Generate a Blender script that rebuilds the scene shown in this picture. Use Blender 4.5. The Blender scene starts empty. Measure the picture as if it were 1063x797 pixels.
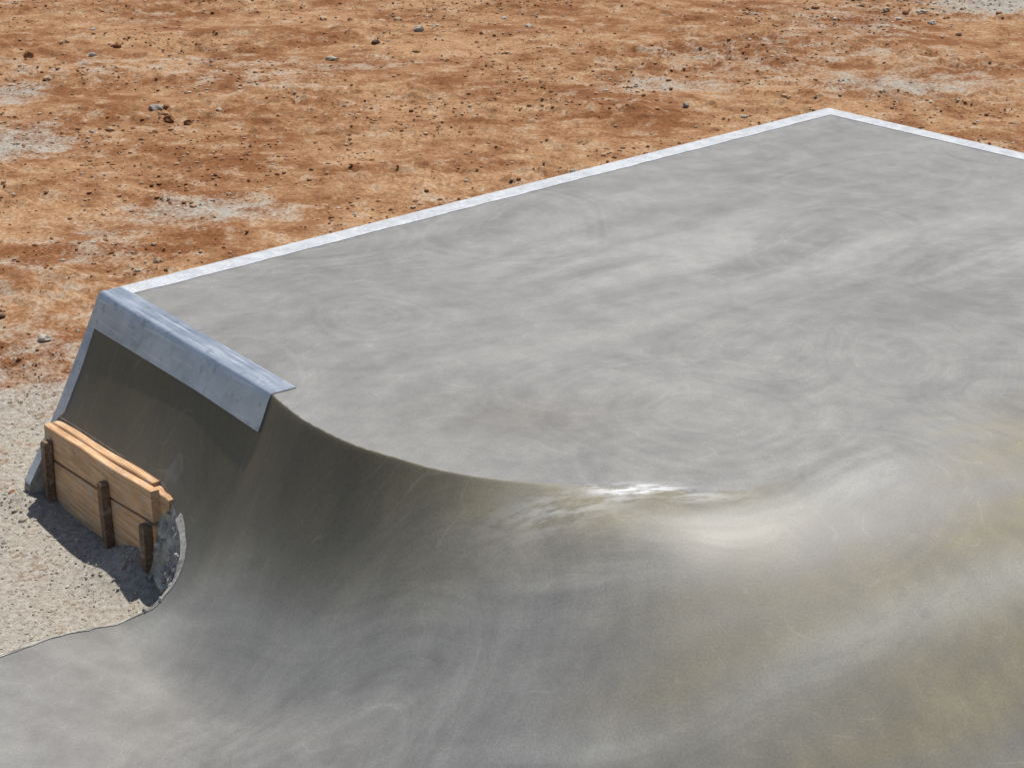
import bpy, math, numpy as np
from mathutils import Vector
from mathutils.geometry import delaunay_2d_cdt
rng=np.random.default_rng(7)
scene=bpy.context.scene
HD=0.96
# ---------------------------------------------------------------- helpers
def sstep(t):
    t=np.clip(t,0,1); return t*t*(3-2*t)
_tab=rng.random((256,256))
def vnoise(x,y):
    xi=np.floor(x).astype(int); yi=np.floor(y).astype(int)
    fx=x-xi; fy=y-yi; fx=fx*fx*(3-2*fx); fy=fy*fy*(3-2*fy)
    a=_tab[xi%256,yi%256]; b=_tab[(xi+1)%256,yi%256]; c=_tab[xi%256,(yi+1)%256]; d=_tab[(xi+1)%256,(yi+1)%256]
    return (a*(1-fx)+b*fx)*(1-fy)+(c*(1-fx)+d*fx)*fy
def fbm(x,y,o=4):
    s=0;a=.5;n=0
    for i in range(o):
        s=s+a*vnoise(x*2**i+17.3*i,y*2**i+5.1*i); n+=a; a*=.5
    return s/n
def resample(pts,step):
    pts=np.array(pts,float); seg=np.hypot(*np.diff(pts,axis=0).T); s=np.r_[0,np.cumsum(seg)]
    n=max(2,int(round(s[-1]/step))+1); t=np.linspace(0,s[-1],n)
    return np.c_[np.interp(t,s,pts[:,0]),np.interp(t,s,pts[:,1])]
def catmull(pts,n=12):
    p=np.array(pts,float); p=np.vstack([2*p[0]-p[1],p,2*p[-1]-p[-2]]); out=[]
    for i in range(1,len(p)-2):
        for t in np.linspace(0,1,n,endpoint=False):
            out.append(.5*((2*p[i])+(-p[i-1]+p[i+1])*t+(2*p[i-1]-5*p[i]+4*p[i+1]-p[i+2])*t*t+(-p[i-1]+3*p[i]-3*p[i+1]+p[i+2])*t**3))
    out.append(p[-2]); return np.array(out)
def pdist(P,L):
    best=np.full(len(P),1e9); sb=np.zeros(len(P)); s0=0
    for i in range(len(L)-1):
        a=L[i]; b=L[i+1]; ab=b-a; l=np.hypot(*ab)
        if l<1e-9: continue
        t=np.clip(((P-a)@ab)/(l*l),0,1)
        q=a+t[:,None]*ab; d=np.hypot(*(P-q).T)
        m=d<best; best[m]=d[m]; sb[m]=s0+t[m]*l; s0+=l
    return best,sb
def inside(P,poly):
    x,y=P[:,0],P[:,1]; r=np.zeros(len(P),bool); j=len(poly)-1
    for i in range(len(poly)):
        xi,yi=poly[i]; xj,yj=poly[j]
        if yi!=yj:
            c=((yi>y)!=(yj>y))&(x<(xj-xi)*(y-yi)/(yj-yi)+xi); r^=c
        j=i
    return r
def mk_mesh(name,V,F,mat=None,smooth=True,parent=None,attrs=None):
    me=bpy.data.meshes.new(name); V=np.asarray(V,float)
    if isinstance(F,np.ndarray):
        k=F.shape[1]
        me.vertices.add(len(V)); me.vertices.foreach_set('co',V.astype(np.float32).ravel())
        me.loops.add(F.size); me.loops.foreach_set('vertex_index',F.astype(np.int32).ravel())
        me.polygons.add(len(F)); me.polygons.foreach_set('loop_start',np.arange(0,F.size,k,dtype=np.int32))
        me.update(calc_edges=True)
    else:
        me.from_pydata([tuple(v) for v in V],[],[tuple(int(i) for i in f) for f in F])
    me.validate()
    me.polygons.foreach_set('use_smooth',[smooth]*len(me.polygons))
    if attrs:
        for k2,v in attrs.items():
            v=np.asarray(v,np.float32)
            if v.ndim==1:
                a=me.attributes.new(k2,'FLOAT','POINT'); a.data.foreach_set('value',v)
            elif k2=='flow':
                a=me.attributes.new(k2,'FLOAT_VECTOR','POINT'); a.data.foreach_set('vector',v.ravel())
            else:
                a=me.attributes.new(k2,'FLOAT_COLOR','POINT'); a.data.foreach_set('color',np.c_[v,np.ones(len(v))].astype(np.float32).ravel())
    me.update()
    ob=bpy.data.objects.new(name,me); scene.collection.objects.link(ob)
    if mat: me.materials.append(mat)
    if parent: ob.parent=parent
    return ob
def empty(name):
    e=bpy.data.objects.new(name,None); scene.collection.objects.link(e); e.empty_display_size=.2; return e

# ---------------------------------------------------------------- node helper
class NT:
    def __init__(s,name):
        s.m=bpy.data.materials.new(name); s.m.use_nodes=True; s.t=s.m.node_tree; s.t.nodes.clear()
        s.out=s.n('ShaderNodeOutputMaterial'); s.b=s.n('ShaderNodeBsdfPrincipled')
        s.l(s.b.outputs[0],s.out.inputs[0]); s.tc=s.n('ShaderNodeTexCoord').outputs['Object']
    def n(s,t,**k):
        x=s.t.nodes.new(t)
        for a,b in k.items(): setattr(x,a,b)
        return x
    def l(s,a,b): s.t.links.new(a,b)
    def set(s,sock,v):
        if hasattr(v,'is_output'): s.l(v,sock)
        else: sock.default_value=v
    def mapping(s,vec,rot=(0,0,0),scale=(1,1,1),loc=(0,0,0)):
        """rotate first, then scale, then offset"""
        if any(rot):
            m=s.n('ShaderNodeMapping'); s.l(vec,m.inputs[0]); m.inputs['Rotation'].default_value=rot; vec=m.outputs[0]
        m=s.n('ShaderNodeMapping'); s.l(vec,m.inputs[0]); m.inputs['Scale'].default_value=scale; m.inputs['Location'].default_value=loc
        return m.outputs[0]
    def noise(s,scale,detail=4,rough=.55,dist=0,vec=None,out=0,dim='3D'):
        x=s.n('ShaderNodeTexNoise'); x.noise_dimensions=dim; s.l(vec or s.tc,x.inputs['Vector']); x.inputs['Scale'].default_value=scale
        x.inputs['Detail'].default_value=detail; x.inputs['Roughness'].default_value=rough; x.inputs['Distortion'].default_value=dist
        return x.outputs[out]
    def voro(s,scale,vec=None,dim='2D'):
        x=s.n('ShaderNodeTexVoronoi'); x.voronoi_dimensions=dim; s.l(vec or s.tc,x.inputs['Vector']); x.inputs['Scale'].default_value=scale
        return x.outputs['Distance'],x.outputs['Color']
    def vmath(s,op,a,b):
        x=s.n('ShaderNodeVectorMath',operation=op); s.set(x.inputs[0],a); s.set(x.inputs[1],b); return x.outputs[0]
    def math(s,op,a,b=0,clamp=False):
        x=s.n('ShaderNodeMath',operation=op); x.use_clamp=clamp; s.set(x.inputs[0],a); s.set(x.inputs[1],b); return x.outputs[0]
    def mr(s,v,a,b,c=0,d=1):
        x=s.n('ShaderNodeMapRange'); s.l(v,x.inputs[0])
        for i,q in enumerate((a,b,c,d)): x.inputs[i+1].default_value=q
        return x.outputs[0]
    def mix(s,f,a,b,mode='MIX'):
        x=s.n('ShaderNodeMix',data_type='RGBA',blend_type=mode); s.set(x.inputs[0],f)
        for k,v in ((6,a),(7,b)):
            if isinstance(v,tuple): v=(*v,1)
            s.set(x.inputs[k],v)
        return x.outputs[2]
    def attr(s,name,out='Fac'):
        x=s.n('ShaderNodeAttribute',attribute_name=name); return x.outputs[out]
    def bump(s,h,strength,dist,prev=None):
        x=s.n('ShaderNodeBump'); x.inputs['Strength'].default_value=strength; x.inputs['Distance'].default_value=dist
        s.l(h,x.inputs['Height'])
        if prev: s.l(prev,x.inputs['Normal'])
        return x.outputs[0]
    def fin(s,col,rough,normal=None,metal=0,spec=.5):
        s.set(s.b.inputs['Base Color'],(*col,1) if isinstance(col,tuple) else col); s.set(s.b.inputs['Roughness'],rough)
        s.b.inputs['Metallic'].default_value=metal; s.b.inputs['Specular IOR Level'].default_value=spec
        if normal: s.l(normal,s.b.inputs['Normal'])
        return s.m

# ---- troweled concrete
def concrete_mat():
    n=NT('troweled_concrete')
    wn=n.noise(.6,1,.5,0,out=1,dim='2D')
    wo=n.vmath('MULTIPLY',n.vmath('SUBTRACT',wn,(.5,.5,.5)),(.7,.7,0))
    wv=n.vmath('ADD',n.tc,wo)
    fl=n.vmath('ADD',n.attr('flow','Vector'),n.vmath('MULTIPLY',wo,(.8,.8,0)))
    big=n.noise(.8,2,.55,0,wv,dim='2D')
    streak=n.noise(1.5,6,.64,0,n.mapping(fl,scale=(.34,2.4,0)),dim='2D')
    def arcs(sc,loc,f):
        d,c=n.voro(sc,n.mapping(wv,loc=loc))
        cmb=n.n('ShaderNodeCombineXYZ'); n.l(n.math('MULTIPLY',d,f),cmb.inputs[0])
        sp=n.n('ShaderNodeSeparateColor'); n.l(c,sp.inputs[0]); n.l(n.math('MULTIPLY',sp.outputs[0],50),cmb.inputs[1])
        return n.math('MULTIPLY',n.math('SUBTRACT',n.noise(1,4,.7,0,cmb.outputs[0],dim='2D'),.5),n.mr(d,.62,.30,0,1))
    ar=n.math('ADD',arcs(.55,(0,0,0),36),arcs(.8,(4.3,2.1,0),26))
    mott=n.noise(5,4,.68,0,dim='2D')
    fine=n.noise(110,2,.7,dim='2D')
    v=n.math('ADD',n.math('MULTIPLY',big,.34),n.math('MULTIPLY',streak,.46))
    v=n.math('ADD',v,n.math('MULTIPLY',mott,.20))
    v=n.mr(v,.32,.68)
    v=n.math('ADD',v,n.math('MULTIPLY',ar,.85),True)
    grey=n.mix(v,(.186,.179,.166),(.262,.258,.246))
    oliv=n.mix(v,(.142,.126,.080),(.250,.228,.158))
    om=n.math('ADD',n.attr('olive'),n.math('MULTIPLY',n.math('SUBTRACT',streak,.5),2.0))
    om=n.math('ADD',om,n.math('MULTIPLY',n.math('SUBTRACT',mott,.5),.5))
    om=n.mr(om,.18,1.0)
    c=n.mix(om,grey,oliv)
    c=n.mix(n.attr('bank_shade_deck_patch'),c,n.mix(1.0,c,(.60,.55,.46),'MULTIPLY'))  # bank shade and the darker deck patch multiplied into the colour
    ch=n.math('MULTIPLY',n.attr('pale_bands'),n.mr(streak,.36,.58))
    c=n.mix(n.math('MULTIPLY',ch,.65),c,(.36,.36,.345))
    c=n.mix(1.0,c,n.mix(n.mr(mott,.3,.7),(.91,.91,.91),(1.08,1.08,1.08)),'MULTIPLY')
    c=n.mix(1.0,c,n.mix(n.mr(fine,.3,.7),(.90,.90,.90),(1.09,1.09,1.09)),'MULTIPLY')
    arc=n.noise(1.1,2,.5,0,n.mapping(wv,scale=(1,1.5,0),loc=(7,2,0)),dim='2D')
    fr=n.math('FRACT',n.math('MULTIPLY',arc,13))
    arcl=n.math('SUBTRACT',1,n.math('MULTIPLY',n.math('ABSOLUTE',n.math('SUBTRACT',fr,.5)),24),True)
    arcl=n.math('MULTIPLY',arcl,n.mr(mott,.48,.60))
    c=n.mix(n.math('MULTIPLY',arcl,.16),c,(.45,.45,.43))
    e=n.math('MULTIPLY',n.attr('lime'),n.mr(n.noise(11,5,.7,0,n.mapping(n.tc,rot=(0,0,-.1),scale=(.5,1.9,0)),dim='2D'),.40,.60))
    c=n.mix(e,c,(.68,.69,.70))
    r=n.mr(v,0,1,.46,.62)
    b=n.bump(fine,.14,.002)
    return n.fin(c,r,b,0,.42)
MAT_C=concrete_mat()
def raw_concrete(name,a,b,bs=.5):
    n=NT(name); m=n.noise(14,4,.65); f=n.noise(90,3,.6)
    c=n.mix(n.mr(m,.35,.65),a,b); c=n.mix(1.0,c,n.mix(n.mr(f,.3,.7),(.8,.8,.8),(1.12,1.12,1.12)),'MULTIPLY')
    bb=n.bump(m,bs,.012); bb=n.bump(f,bs,.004,bb)
    return n.fin(c,.85,bb,0,.25)
MAT_EDGE=raw_concrete('light_edge_concrete',(.42,.445,.47),(.56,.585,.61),.12)
MAT_RAW=raw_concrete('raw_concrete',(.30,.28,.24),(.50,.48,.43),.7)
MAT_RIM=raw_concrete('rim_concrete',(.38,.36,.32),(.56,.54,.50),.45)
def steel():
    n=NT('steel'); m=n.noise(4,4,.6); s=n.noise(5,6,.7,0,n.mapping(n.tc,rot=(0,0,.92),scale=(.6,14,14)))
    c=n.mix(n.mr(m,.35,.65),(.36,.40,.45),(.52,.56,.61))
    sc=n.mr(s,.54,.68); c=n.mix(n.math('MULTIPLY',sc,.65),c,(.78,.80,.82))
    dk=n.mr(n.noise(18,5,.72),.54,.70); c=n.mix(n.math('MULTIPLY',dk,.5),c,(.14,.15,.17))
    return n.fin(c,n.mr(s,.3,.7,.28,.45),None,.75,.5)
MAT_STEEL=steel()
def wood(name,a,b,rotz,spl=.7):
    n=NT(name); g=n.mapping(n.tc,rot=(0,0,rotz),scale=(1.5,22,30)); s=n.noise(2.5,6,.68,.4,g); k=n.noise(5,3)
    c=n.mix(n.mr(s,.35,.65),a,b); c=n.mix(n.mr(k,.45,.75,0,.5),c,(.34,.20,.11))
    sp=n.mr(n.noise(16,6,.78),.53,.62); c=n.mix(n.math('MULTIPLY',sp,spl),c,(.50,.46,.40))
    return n.fin(c,.78,n.bump(s,.6,.004),0,.25)
ALONG=math.atan2(-.795,.607)
MAT_WOOD=wood('sawn_pine',(.46,.26,.125),(.78,.52,.31),-ALONG,.6)
MAT_STAKE=wood('weathered_stake',(.10,.065,.04),(.22,.15,.10),0,.4)

# ---------------------------------------------------------------- plan geometry
A=np.array([-1.975,8.51]); U=np.array([.607,-.795]); N=np.array([-.795,-.607])
def AD(a,d): return A+a*U+d*N
curve=catmull([(-1.0,7.235),(-.94,7.125),(-.82,6.94),(-.63,6.73),(-.45,6.60),(-.3,6.50),(-.11,6.42),(.1,6.37),(.39,6.33),(.67,6.30)],8)
LIP=np.vstack([resample([AD(0,0),AD(1.6,0)],.03),resample(curve[1:],.02)])
SOFT=resample(catmull([(.67,6.30),(.97,6.36),(1.38,6.64),(1.85,7.07),(2.3,7.5),(2.9,8.1),(3.6,8.75),(4.55,9.40)],10),.05)
B=np.array([2.09,12.16]); C=np.array([4.55,9.40])
DECK=np.vstack([LIP,SOFT[1:],[C],[C+[.3,.02]],[B+[0,.4]],[A+[-.02,.02]]])
LIPL=np.hypot(*np.diff(LIP,axis=0).T).sum()
def height(P):
    P=np.asarray(P,float)
    D1,s1=pdist(P,LIP); D2,s2=pdist(P,SOFT); ins=inside(P,DECK)
    rel=P-A; al=rel@U; dd=rel@N
    m=(al<0)&(dd>=0); D1=np.where(m,dd,D1)
    W2=2.05+1.5*sstep((s2-.0)/2.8)
    Bz=HD*(1-sstep(D2/W2))
    W1=np.interp(s1,[0,1.1,1.6,1.9,2.3,2.8,LIPL],[.50,.66,.70,.76,.76,.70,.6])
    p=np.interp(s1,[0,1.1,1.6,1.9,2.5,LIPL],[1.2,1.5,1.75,1.9,2.0,2.0])
    r=.006; d=np.sqrt(D1*D1+r*r)-r
    z=Bz+(HD-Bz)*np.clip(1-d/W1,0,1)**p
    z=np.where(ins|(D1<1e-5)|(D2<1e-5),HD,z)
    return z,D1,s1,D2,s2,ins
ecurve=catmull([AD(1.1,.275),AD(1.27,.315),AD(1.39,.355),AD(1.465,.42),AD(1.46,.52),AD(1.38,.66),AD(1.315,.92),AD(1.32,1.19)],8)
edge=np.vstack([ecurve,resample([AD(1.32,1.19),(-2.55,6.36),(-3.3,5.75),(-7,2.9)],.08)[1:]])
bound=np.vstack([
 resample([AD(0,0),AD(-.03,.2),AD(-.06,.46)],.02)[:-1],
 [AD(-.06,.46),AD(-.0,.46)],
 resample([AD(0,.27),AD(1.1,.275)],.03)[:-1],
 edge,
 [(-7,-3),(13,-3),(13,9.0)],
 resample([(13,9.0),(4.75,9.55)],.25)[1:-1],
 [C],
 resample([C,B],.1)[1:-1],[B],resample([B,A],.1)[1:-1]])
gx,gy=np.meshgrid(np.arange(-2.5,4.2,.028),np.arange(4.3,9.6,.028)); G=np.c_[gx.ravel(),gy.ravel()]
G[:,0]+=.014*((np.round((G[:,1]-4.3)/.028).astype(int))%2)
gx,gy=np.meshgrid(np.arange(-7,13,.15),np.arange(-3,12.2,.15)); G2=np.c_[gx.ravel(),gy.ravel()]
inn=(G2[:,0]>-2.55)&(G2[:,0]<4.2)&(G2[:,1]>4.25)&(G2[:,1]<9.6); G2=G2[~inn]
n1_=len(G)
G=np.vstack([G,G2]); fine_=np.arange(len(G))<n1_
m=inside(G,bound); G=G[m]; fine_=fine_[m]
z,D1,s1,D2,s2,ins=height(G)
bcl=np.vstack([bound,bound[:1]])
db,_=pdist(G,bcl)
keep=(db>.012)&((D1>.075)|ins)&(D2>.02)&(D1>.04)
flat=ins&(D1>.2)&(D2>.2)&fine_
keep&=~(flat&(rng.random(len(G))>.12))
G=G[keep]
tan=np.gradient(LIP,axis=0); tan/=np.hypot(*tan.T)[:,None]; nor=np.c_[tan[:,1],-tan[:,0]]
rows=[]
for off in (-.03,-.006,.003,.007,.013,.022,.034,.05):
    Q=LIP[2:-1]+nor[2:-1]*off; Q=Q[inside(Q,bound)]; dq,_=pdist(Q,bcl); rows.append(Q[dq>.004])
coords=[];edges=[]
def addline(L,closed=False):
    i0=len(coords); coords.extend([tuple(p) for p in L]); k=len(L)
    for i in range(k-1): edges.append((i0+i,i0+i+1))
    if closed: edges.append((i0+k-1,i0))
addline(bound,True); addline(LIP[1:]); addline(SOFT[1:-1])
for r_ in rows: coords.extend([tuple(p) for p in r_])
coords.extend([tuple(p) for p in G])
v2,_,f2,_,_,_=delaunay_2d_cdt([Vector(c) for c in coords],edges,[list(range(len(bound)))],1,1e-5)
V2=np.array([(v[0],v[1]) for v in v2]); F2=np.array([f for f in f2 if len(f)==3])
z,D1,s1,D2,s2,ins=height(V2)
tri=V2[F2]; ar=np.cross(tri[:,1]-tri[:,0],tri[:,2]-tri[:,0]); F2=np.where((ar<0)[:,None],F2[:,::-1],F2)
z=z+.006*(fbm(V2[:,0]*1.3+9,V2[:,1]*1.3+4,3)-.5)*np.clip(D1/.3,0,1)*(~ins)
def band_mask(P,L,w):
    d,_=pdist(P,np.array(L,float)); return np.exp(-(d/w)**2)
vx,vy=V2[:,0],V2[:,1]
flow=np.c_[vx*.81+vy*.585,np.where(ins,D2,-D2)*1.0,0*vx]
acr=-vx*.585+vy*.81
flow[:,1]=flow[:,1]*.6+acr*.4
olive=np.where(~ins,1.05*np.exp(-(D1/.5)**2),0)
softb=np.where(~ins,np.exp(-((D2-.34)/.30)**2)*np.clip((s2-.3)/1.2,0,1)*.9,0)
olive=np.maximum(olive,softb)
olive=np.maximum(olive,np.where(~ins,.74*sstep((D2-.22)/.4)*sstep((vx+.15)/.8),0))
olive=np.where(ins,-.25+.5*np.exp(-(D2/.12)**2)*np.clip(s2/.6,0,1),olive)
bank_shade_deck_patch=np.where(~ins,np.exp(-(D1/.36)**2)*(1-np.clip((s1-2.3)/.7,0,1)),0)*.9  # shade of the steep bank put into the colour, strongest under the lip
bank_shade_deck_patch=np.maximum(bank_shade_deck_patch,np.where(ins,.38*np.exp(-(((vx-.05)/.45)**2+((vy-7.0)/.22)**2)),0))  # plus a darker grey patch on the deck
pale_bands=band_mask(V2,[(-1.45,6.9),(-1.2,6.75),(-.95,6.4),(-.4,6.0),(.24,5.9),(.9,6.12),(1.35,6.5)],.17)*1.0  # paler band running along the bank toe
pale_bands=np.maximum(pale_bands,.8*band_mask(V2,[(-.5,5.4),(.6,5.3),(1.9,6.1)],.10))
pale_bands=np.maximum(pale_bands,np.where(ins,.6*band_mask(V2,[(.4,9.0),(1.4,9.2),(3,9.2)],.55),0))  # paler area across the right part of the deck
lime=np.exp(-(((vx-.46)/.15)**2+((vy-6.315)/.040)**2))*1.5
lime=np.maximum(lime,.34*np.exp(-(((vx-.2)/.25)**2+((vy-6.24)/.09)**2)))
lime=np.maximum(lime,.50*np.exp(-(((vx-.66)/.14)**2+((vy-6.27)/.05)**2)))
park=empty('concrete_skate_ramp')
mk_mesh('deck_and_bank_surface',np.c_[V2,z],F2,MAT_C,True,park,{'olive':olive,'pale_bands':pale_bands,'bank_shade_deck_patch':bank_shade_deck_patch,'lime':np.clip(lime,0,1),'flow':flow})

# skirt (slab sides)
bz=height(bound)[0]
nb=len(bound); nxt=np.roll(bound,-1,0); prv=np.roll(bound,1,0)
t=(nxt-prv); t/=np.hypot(*t.T)[:,None]+1e-9
area=.5*np.sum(bound[:,0]*nxt[:,1]-nxt[:,0]*bound[:,1]); outw=np.c_[t[:,1],-t[:,0]]*(1 if area>0 else -1)
de,_=pdist(bound,ecurve)
flare=np.where(de<.01,.34*np.clip(bz,0,.4),.0)
V=[];F=[]
K=12
for k in range(K):
    u=k/(K-1)
    q=bound+outw*(flare*u**.8)[:,None]
    zz=bz-.0006+( -.16-bz)*u
    jit=.045*(fbm(q[:,0]*26+zz*20,q[:,1]*26+zz*27,3)-.5)*(k>0)*np.where(de<.01,1.6,.3)
    q=q+outw*jit[:,None]; V.append(np.c_[q,zz])
V=np.vstack(V)
for k in range(K-1):
    for i in range(nb):
        j=(i+1)%nb; F.append((k*nb+i,k*nb+j,(k+1)*nb+j,(k+1)*nb+i))
mk_mesh('slab_sides',V,F,MAT_RAW,False,park)

def ribbon(name,inner,outer,drop,mat,lift=.003):
    inner=np.asarray(inner);outer=np.asarray(outer);n=len(inner)
    V=np.vstack([np.c_[inner[:,:2],inner[:,2]-.004],np.c_[inner[:,:2],inner[:,2]+lift],np.c_[outer[:,:2],outer[:,2]+lift],np.c_[outer[:,:2],outer[:,2]-drop]])
    F=[]
    for k in range(3):
        for i in range(n-1): F.append((k*n+i,k*n+i+1,(k+1)*n+i+1,(k+1)*n+i))
    F+= [(0,n,2*n,3*n),(n-1,4*n-1,3*n-1,2*n-1)]
    return mk_mesh(name,V,F,mat,False,park)
ud=(B-A)/np.hypot(*(B-A)); vin=np.array([ud[1],-ud[0]])
cd=(C-B)/np.hypot(*(C-B)); win=np.array([cd[1],-cd[0]])
w=.118
def line_pts(p,q,n): return [p+(q-p)*t for t in np.linspace(0,1,n)]
M=np.array([ud,-cd]).T; sol=np.linalg.solve(M,(B+win*w)-(A+vin*w)); Bi=A+vin*w+ud*sol[0]
outA=A-vin*.012; sol=np.linalg.solve(M,(B-win*.012)-outA); Bo=outA+ud*sol[0]
n_=90
inn=np.array(line_pts(A+vin*w,Bi,n_)+line_pts(Bi,C+win*w,n_)[1:])
out=np.array(line_pts(outA,Bo,n_)+line_pts(Bo,C-win*.012,n_)[1:])
jit=(fbm(np.arange(len(inn))*.6,np.zeros(len(inn)),3)-.5)*.02
inn=inn+jit[:,None]*np.array([.6,-.7])
ribbon('pale_deck_border',np.c_[inn,np.full(len(inn),HD)],np.c_[out,np.full(len(out),HD)],.14,MAT_EDGE)
ds=np.linspace(.0,.455,24)
zi=height(np.array([AD(.05,d) for d in ds]))[0]
lo=[np.r_[AD(-.06*min(1,d/.4)-.006,d),z_] for d,z_ in zip(ds,zi)]
li=[np.r_[AD(min(.052,.075-.06*d/.4),d),z_] for d,z_ in zip(ds,zi)]
li=[p if d<.262 else np.r_[AD(-.002,d),p[2]] for p,d in zip(li,ds)]
ribbon('pale_bank_margin',np.array(li)+[0,0,.002],np.array(lo)+[0,0,.002],.08,MAT_EDGE,.006)
el=np.vstack([resample(ecurve[9:],.02),resample([AD(1.32,1.19),(-2.55,6.36),(-3.3,5.75),(-7,2.9)],.04)[1:]])
tt=np.gradient(el,axis=0); tt/=np.hypot(*tt.T)[:,None]; on=np.c_[-tt[:,1],tt[:,0]]
if inside(el[-20:-19]+on[-20:-19]*.1,bound)[0]: on=-on
sl=np.arange(len(el))
wj=.014+.022*(fbm(sl*.35,np.ones(len(el)),4)-.5)
ip=el-on*wj[:,None]; zi=height(ip)[0]; ze=height(el-on*.002)[0]
wo=.010+.024*sstep((sl-6)/14.)
op=el+on*(wo+.03*(fbm(sl*.5,5+np.ones(len(el)),3)-.5)*sstep(sl/14.))[:,None]
rim=ribbon('rough_slab_rim',np.c_[ip,zi],np.c_[op,ze-.002-wo*.5],.08,MAT_RIM,.003)

# ---- steel coping plate
ds=np.array([-.115,-.10,-.06,-.02,-.008,0,.003,.007,.013,.022,.034,.05,.072])
als=np.linspace(-.008,1.605,50)
prof=height(np.array([AD(.8,d) for d in ds]))[0]
V=[];F=[];nd=len(ds)
gz=np.gradient(prof,ds); nn=np.c_[-gz,np.ones(nd)]; nn/=np.hypot(*nn.T)[:,None]
for lay,th in enumerate((.006,-.001)):
    for a in als:
        pz=height(np.array([AD(min(max(a,.01),1.59),d) for d in ds]))[0]
        for k,d in enumerate(ds):
            q=AD(a,d+nn[k,0]*th); V.append((q[0],q[1],pz[k]+nn[k,1]*th))
na=len(als)
for lay in (0,1):
    o=lay*na*nd
    for i in range(na-1):
        for k in range(nd-1):
            F.append((o+i*nd+k,o+i*nd+k+1,o+(i+1)*nd+k+1,o+(i+1)*nd+k))
o=na*nd
for i in range(na-1):
    for k in (0,nd-1): F.append((i*nd+k,(i+1)*nd+k,o+(i+1)*nd+k,o+i*nd+k))
for k in range(nd-1):
    for i in (0,na-1): F.append((i*nd+k,i*nd+k+1,o+i*nd+k+1,o+i*nd+k))
cop=mk_mesh('steel_coping_plate',V,F,MAT_STEEL,True,park)
cop.data.set_sharp_from_angle(angle=math.radians(50))

# ---------------------------------------------------------------- formwork
form=empty('wooden_formwork')
def board(name,a0,a1,d0,d1,z0a,z1a,z0b,z1b,mat,bev=.004,n=14):
    V=[];F=[]
    for i in range(n):
        u=i/(n-1); a=a0+(a1-a0)*u
        w_=.003*math.sin(7*u+z0a*20)
        zl=z0a+(z0b-z0a)*u; zh=z1a+(z1b-z1a)*u
        b=bev
        for d,z in ((d0+b,zl),(d1-b,zl),(d1,zl+b),(d1,zh-b),(d1-b,zh),(d0+b,zh),(d0,zh-b),(d0,zl+b)):
            q=AD(a,d+w_); V.append((q[0],q[1],z+.0025*math.sin(11*u+d0*90)))
    for i in range(n-1):
        for k in range(8): F.append((i*8+k,i*8+(k+1)%8,(i+1)*8+(k+1)%8,(i+1)*8+k))
    F.append(tuple(range(7,-1,-1))); F.append(tuple((n-1)*8+k for k in range(8)))
    return mk_mesh(name,V,F,mat,False,form)
board('upper_plank_outer',.005,1.12,.318,.360,.205,.368,.275,.428,MAT_WOOD)
board('lower_plank_outer',.02,1.14,.320,.362,-.05,.197,.02,.266,MAT_WOOD)
board('upper_plank_inner',.012,1.05,.272,.3165,.19,.372,.26,.436,MAT_WOOD)
board('end_block',1.06,1.20,.276,.3155,.18,.418,.20,.408,MAT_WOOD)
def stake(name,a,z0,z1,w_=.042,lean=0):
    V=[];F=[]
    for i,(zz,s) in enumerate(((z0,1),(z1-.01,1),(z1,.85))):
        for da,dd in ((-1,0),(1,0),(1,1),(-1,1)):
            q=AD(a+da*w_/2*s+lean*(zz-z0),.366+(.0 if dd==0 else .038*s)); V.append((q[0],q[1],zz))
    for i in range(2):
        for k in range(4): F.append((i*4+k,i*4+(k+1)%4,(i+1)*4+(k+1)%4,(i+1)*4+k))
    F.append((8,9,10,11)); mk_mesh(name,V,F,MAT_STAKE,False,form)
stake('stake_1',.055,-.1,.31,.045,.05); stake('stake_2',.70,-.1,.32,.042,-.04); stake('stake_3',1.08,-.05,.27,.05,.05)

# ---------------------------------------------------------------- ground
def axis(lo,hi,step,far):
    d=np.arange(lo,hi,step); o=[];s=step;x=hi
    while x<far: s*=1.25; x+=s; o.append(x)
    p=[];s=step;x=lo
    while x>-far: s*=1.25; x-=s; p.append(x)
    return np.r_[np.array(p[::-1]),d,np.array(o)]
gxs=axis(-7,8,.026,700); gys=axis(5,24,.026,700)
X,Y=np.meshgrid(gxs,gys); x=X.ravel(); y=Y.ravel(); P=np.c_[x,y]
near=(x>-8)&(x<14)&(y>-4)&(y<13)
insd=np.zeros(len(x),bool); insd[near]=inside(P[near],bound)
dist=np.full(len(x),50.)
nn_=(x>-4.5)&(x<6)&(y>3)&(y<14.5); dist[nn_]=pdist(P[nn_],resample(bcl,.15))[0]
fade=np.clip(1-(np.hypot(x,y-12)-25)/20,0,1)
grav=np.clip(1.25-np.where(x<1,(y-8.6-1.4*(fbm(x*1.6,y*1.6,3)-.5))/2.0,9),0,1)
grav=np.maximum(grav,.80*np.exp(-(dist/.5)**2))
for px,py,r1,r2,am in ((-2.2,13.1,.6,.35,.8),(-2.9,12.7,.4,.2,.5),(-4.1,14.9,.5,.6,.8),(-4.5,16.7,.4,.5,.7),(3.64,17.1,.9,.6,.7),(1.4,16.9,.7,.4,.6),(5.5,21,.9,.8,1.1),(.3,11.6,.5,.2,.5),(2.9,14.3,1.1,.5,.5),(-3.5,11.2,.9,.4,.45),(-2.6,10.4,.8,.4,.5),(.5,13.6,1.2,.4,.3)):
    wx=.5*(fbm(x*2+3,y*2+9,3)-.5); wy=.5*(fbm(x*2+33,y*2+19,3)-.5)
    grav=np.maximum(grav,am*np.exp(-(((x+wx-px)/r1)**2+((y+wy-py)/r2)**2)))
grav=np.maximum(grav,.30*np.clip((fbm(x*.55+91,y*.9+44,4)-.55)*6,0,1))
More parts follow.
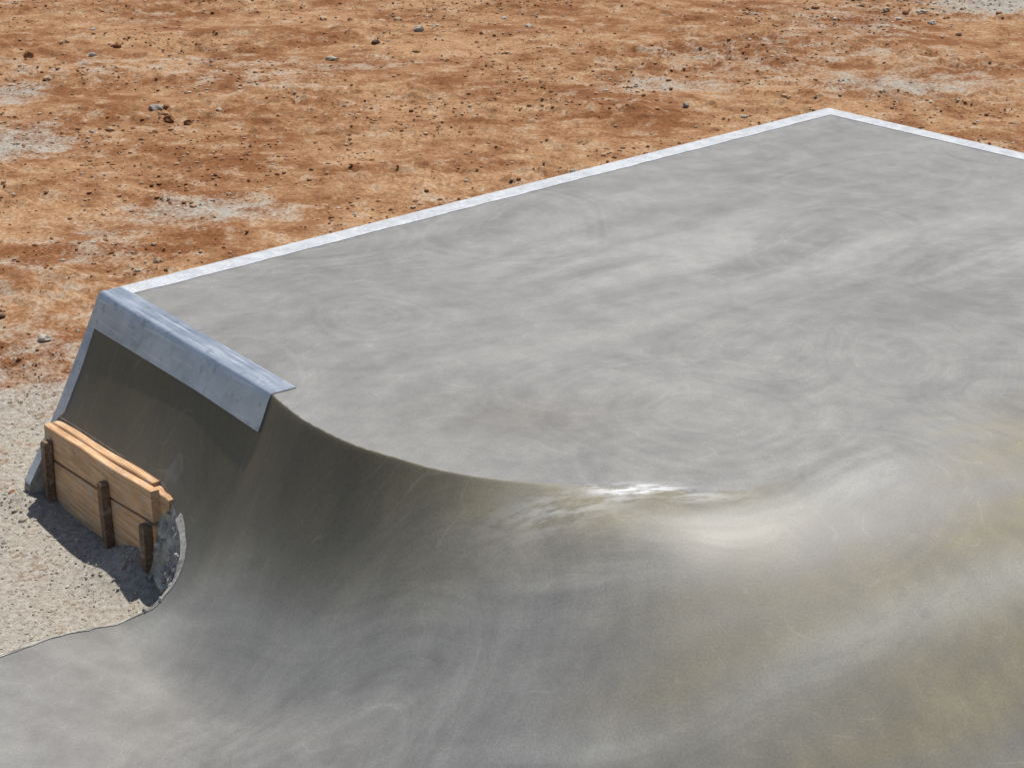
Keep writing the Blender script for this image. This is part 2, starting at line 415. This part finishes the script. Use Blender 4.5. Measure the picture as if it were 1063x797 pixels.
n1=fbm(x*.8,y*.8,3)-.5; n2=fbm(x*3+40,y*4+8,4)-.5; n3=fbm(x*13+3,y*13+60,2)-.5
patch=np.clip((fbm(x*.9+11,y*1.5+70,3)-.42)*4,.06,1)
lump=np.abs(fbm(x*7+31,y*8+12,2)-.5)*patch
rough=1-.85*np.clip(grav*1.2,0,1)*(y<10)
z=-.02+(.10*n1+.06*n2*rough+.05*n3*rough*patch+.10*lump*rough)*fade
z=np.where(dist<1.2,z*np.clip(dist/1.2,.25,1)-.015,z)
z=z+.11*np.exp(-(((x+1.66)/.20)**2+((y-7.55)/.22)**2))+.05*np.exp(-(((x+2.35)/.12)**2+((y-8.25)/.12)**2))
z=np.where(insd&(dist>.05),-.25,z)
Zg=z.reshape(X.shape); Gg=grav.reshape(X.shape)
nx=len(gxs);ny=len(gys)
def gi(px,py): return np.clip(np.searchsorted(gys,py),1,ny-1),np.clip(np.searchsorted(gxs,px),1,nx-1)
def ground_h(px,py): return Zg[gi(px,py)]
def gravat(px,py): return Gg[gi(px,py)]
ii=np.arange(nx*ny).reshape(ny,nx)
F=np.stack([ii[:-1,:-1].ravel(),ii[:-1,1:].ravel(),ii[1:,1:].ravel(),ii[1:,:-1].ravel()],1)
def dirt_mat():
    n=NT('dirt_and_gravel')
    a=n.noise(.8,5,.66,0,n.mapping(n.tc,scale=(.8,1.3,0)),dim='2D'); b=n.noise(4,4,.66,dim='2D'); c_=n.noise(30,3,.66,dim='2D'); f=n.noise(130,2,.7,dim='2D')
    m=n.math('ADD',n.math('MULTIPLY',a,.75),n.math('MULTIPLY',b,.25))
    c=n.mix(n.mr(m,.39,.60),(.245,.105,.042),(.425,.250,.132))
    c=n.mix(n.mr(b,.52,.72,0,.6),c,(.50,.35,.225))
    c=n.mix(n.mr(b,.44,.30,0,.7),c,(.20,.085,.034))
    gr=n.mix(n.mr(c_,.3,.7),(.31,.28,.235),(.43,.40,.35))
    g=n.math('ADD',n.attr('gravel'),n.math('MULTIPLY',n.math('SUBTRACT',b,.5),1.6))
    g=n.math('ADD',g,n.math('MULTIPLY',n.math('SUBTRACT',c_,.5),.9))
    g=n.mr(g,.22,.9)
    c=n.mix(g,c,gr)
    det=n.mix(1.,n.mix(n.mr(c_,.3,.7),(.70,.68,.66),(1.22,1.22,1.22)),n.mix(n.mr(f,.3,.7),(.76,.76,.76),(1.18,1.18,1.18)),'MULTIPLY')
    soft=n.mix(n.mr(f,.3,.7),(.80,.79,.78),(1.15,1.15,1.15))
    c=n.mix(1.,c,n.mix(n.math('MULTIPLY',g,.7),det,soft),'MULTIPLY')
    h=n.math('MULTIPLY',c_,n.math('SUBTRACT',1.15,n.math('MULTIPLY',g,.8)))
    bb=n.bump(h,.7,.016); bb=n.bump(f,.8,.005,bb)
    return n.fin(c,.95,bb,0,.15)
MAT_D=dirt_mat()
mk_mesh('ground',np.c_[x,y,z],F,MAT_D,True,None,{'gravel':grav})

# ---------------------------------------------------------------- stones
import bmesh
def ico(sub):
    bm=bmesh.new(); bmesh.ops.create_icosphere(bm,subdivisions=sub,radius=1); v=np.array([q.co[:] for q in bm.verts]); f=np.array([[q.index for q in ff.verts] for ff in bm.faces]); bm.free(); return v,f
def stones(name,px,py,r,col,sub,mat,flat=.65,sink=.25,pz=None,parent=None):
    v,f=ico(sub); k=len(px); nv=len(v)
    th=rng.random(k)*6.28; c,s=np.cos(th),np.sin(th)
    rad=1+.55*(rng.random((k,nv))-.5)
    W=v[None]*rad[:,:,None]*r[:,None,None]
    W=W*np.stack([.8+.5*rng.random(k),.7+.4*rng.random(k),flat*(.7+.6*rng.random(k))],1)[:,None,:]
    xx=W[:,:,0]*c[:,None]-W[:,:,1]*s[:,None]; yy=W[:,:,0]*s[:,None]+W[:,:,1]*c[:,None]
    if pz is None: pz=ground_h(px,py)
    VV=np.stack([xx+px[:,None],yy+py[:,None],W[:,:,2]+(pz+r*flat*(1-2*sink)*.5)[:,None]],2).reshape(-1,3)
    FF=(f[None]+(np.arange(k)*nv)[:,None,None]).reshape(-1,3)
    return mk_mesh(name,VV,FF,mat,False,parent,{'tint':np.repeat(col,nv,axis=0)})
def stone_mat():
    n=NT('stone'); c=n.attr('tint','Color'); f=n.noise(70,3,.7)
    c=n.mix(1.,c,n.mix(n.mr(f,.3,.7),(.7,.7,.7),(1.2,1.2,1.2)),'MULTIPLY')
    return n.fin(c,.9,None,0,.2)
MAT_S=stone_mat()
def scatter(k,x0,x1,y0,y1,cl=None):
    px=rng.uniform(x0,x1,k*4); py=rng.uniform(y0,y1,k*4)
    m=~inside(np.c_[px,py],bound); px=px[m];py=py[m]
    if cl is not None:
        m=rng.random(len(px))<cl(px,py); px=px[m];py=py[m]
    return px[:k],py[:k]
def colr(k,pal,g=None,palg=None):
    c=np.array(pal)[rng.integers(0,len(pal),k)]
    if g is not None:
        c2=np.array(palg)[rng.integers(0,len(palg),k)]; m=rng.random(k)<g; c[m]=c2[m]
    return c*(.8+.4*rng.random((k,1)))
brown=[(.26,.12,.05),(.34,.185,.09),(.44,.29,.17),(.40,.25,.14),(.48,.35,.23),(.28,.13,.055)]
greyp=[(.44,.40,.34),(.39,.35,.29),(.50,.46,.40),(.33,.29,.24),(.46,.40,.32)]
clump=lambda a,b: np.clip((fbm(a*1.1+80,b*1.1+30,3)-.38)*4,.08,1)
px,py=scatter(24000,-7,8,7.5,24,clump); g=np.clip(gravat(px,py)*.9+.04,0,.95)
r=.005+.017*rng.random(len(px))**3.5
stones('dirt_clods',px,py,r,colr(len(px),brown,g,greyp),1,MAT_S)
clump2=lambda a,b: np.clip((fbm(a*.7+8,b*.7+3,3)-.5)*5,.05,1)*np.where((a<-1)|(b>19),1,.5)
px,py=scatter(700,-7,8,8.5,24,clump2); g=np.clip(gravat(px,py)*.9+.2,0,.95)
r=.013+.040*rng.random(len(px))**4
stones('rocks',px,py,r,colr(len(px),brown+[(.13,.08,.05)],g,greyp),2,MAT_S,.7)
px,py=scatter(12000,-3.6,-1.2,5.8,10.2); g=np.clip(gravat(px,py)*1.1,0,1)
r=.0025+.0075*rng.random(len(px))**4
stones('gravel',px,py,r,colr(len(px),brown,g,greyp),1,MAT_S)
k=90; aa=rng.uniform(0,1,k); idx=(aa*(len(ecurve)-16)).astype(int)+2
q=ecurve[idx]; dr=rng.uniform(0.0,.11,k); q=q+np.array([-1,.25])*dr[:,None]
zt=height(ecurve[idx])[0]-dr*2.2-.012
r=.007+.017*rng.random(k)
stones('concrete_rubble',q[:,0],q[:,1],r,colr(k,[(.45,.44,.41),(.36,.35,.32),(.3,.29,.26)]),2,MAT_S,.8,.4,zt)

# ---------------------------------------------------------------- light
az=math.radians(25); el=math.radians(64)
w_=bpy.data.worlds.new('World'); scene.world=w_; w_.use_nodes=True; nt=w_.node_tree
bg=nt.nodes['Background']; sk=nt.nodes.new('ShaderNodeTexSky'); sk.sky_type='NISHITA'; sk.sun_disc=False; sk.sun_elevation=el; sk.sun_rotation=az
nt.links.new(sk.outputs[0],bg.inputs[0]); bg.inputs[1].default_value=.085
sd=bpy.data.lights.new('sun','SUN'); sd.energy=4.8; sd.angle=math.radians(.53); sd.color=(1,.95,.87)
so=bpy.data.objects.new('sun',sd); scene.collection.objects.link(so)
dirv=Vector((math.sin(az)*math.cos(el),math.cos(az)*math.cos(el),math.sin(el)))
so.rotation_euler=dirv.to_track_quat('Z','Y').to_euler(); so.location=dirv*30
cd_=bpy.data.cameras.new('camera'); co=bpy.data.objects.new('camera',cd_); scene.collection.objects.link(co)
co.location=(0,0,3.96); co.rotation_euler=(math.radians(90-22.2),0,0); cd_.lens=65.9; cd_.sensor_width=36; cd_.clip_end=2000
scene.camera=co
scene.view_settings.view_transform='Standard'; scene.view_settings.look='None'; scene.view_settings.exposure=0
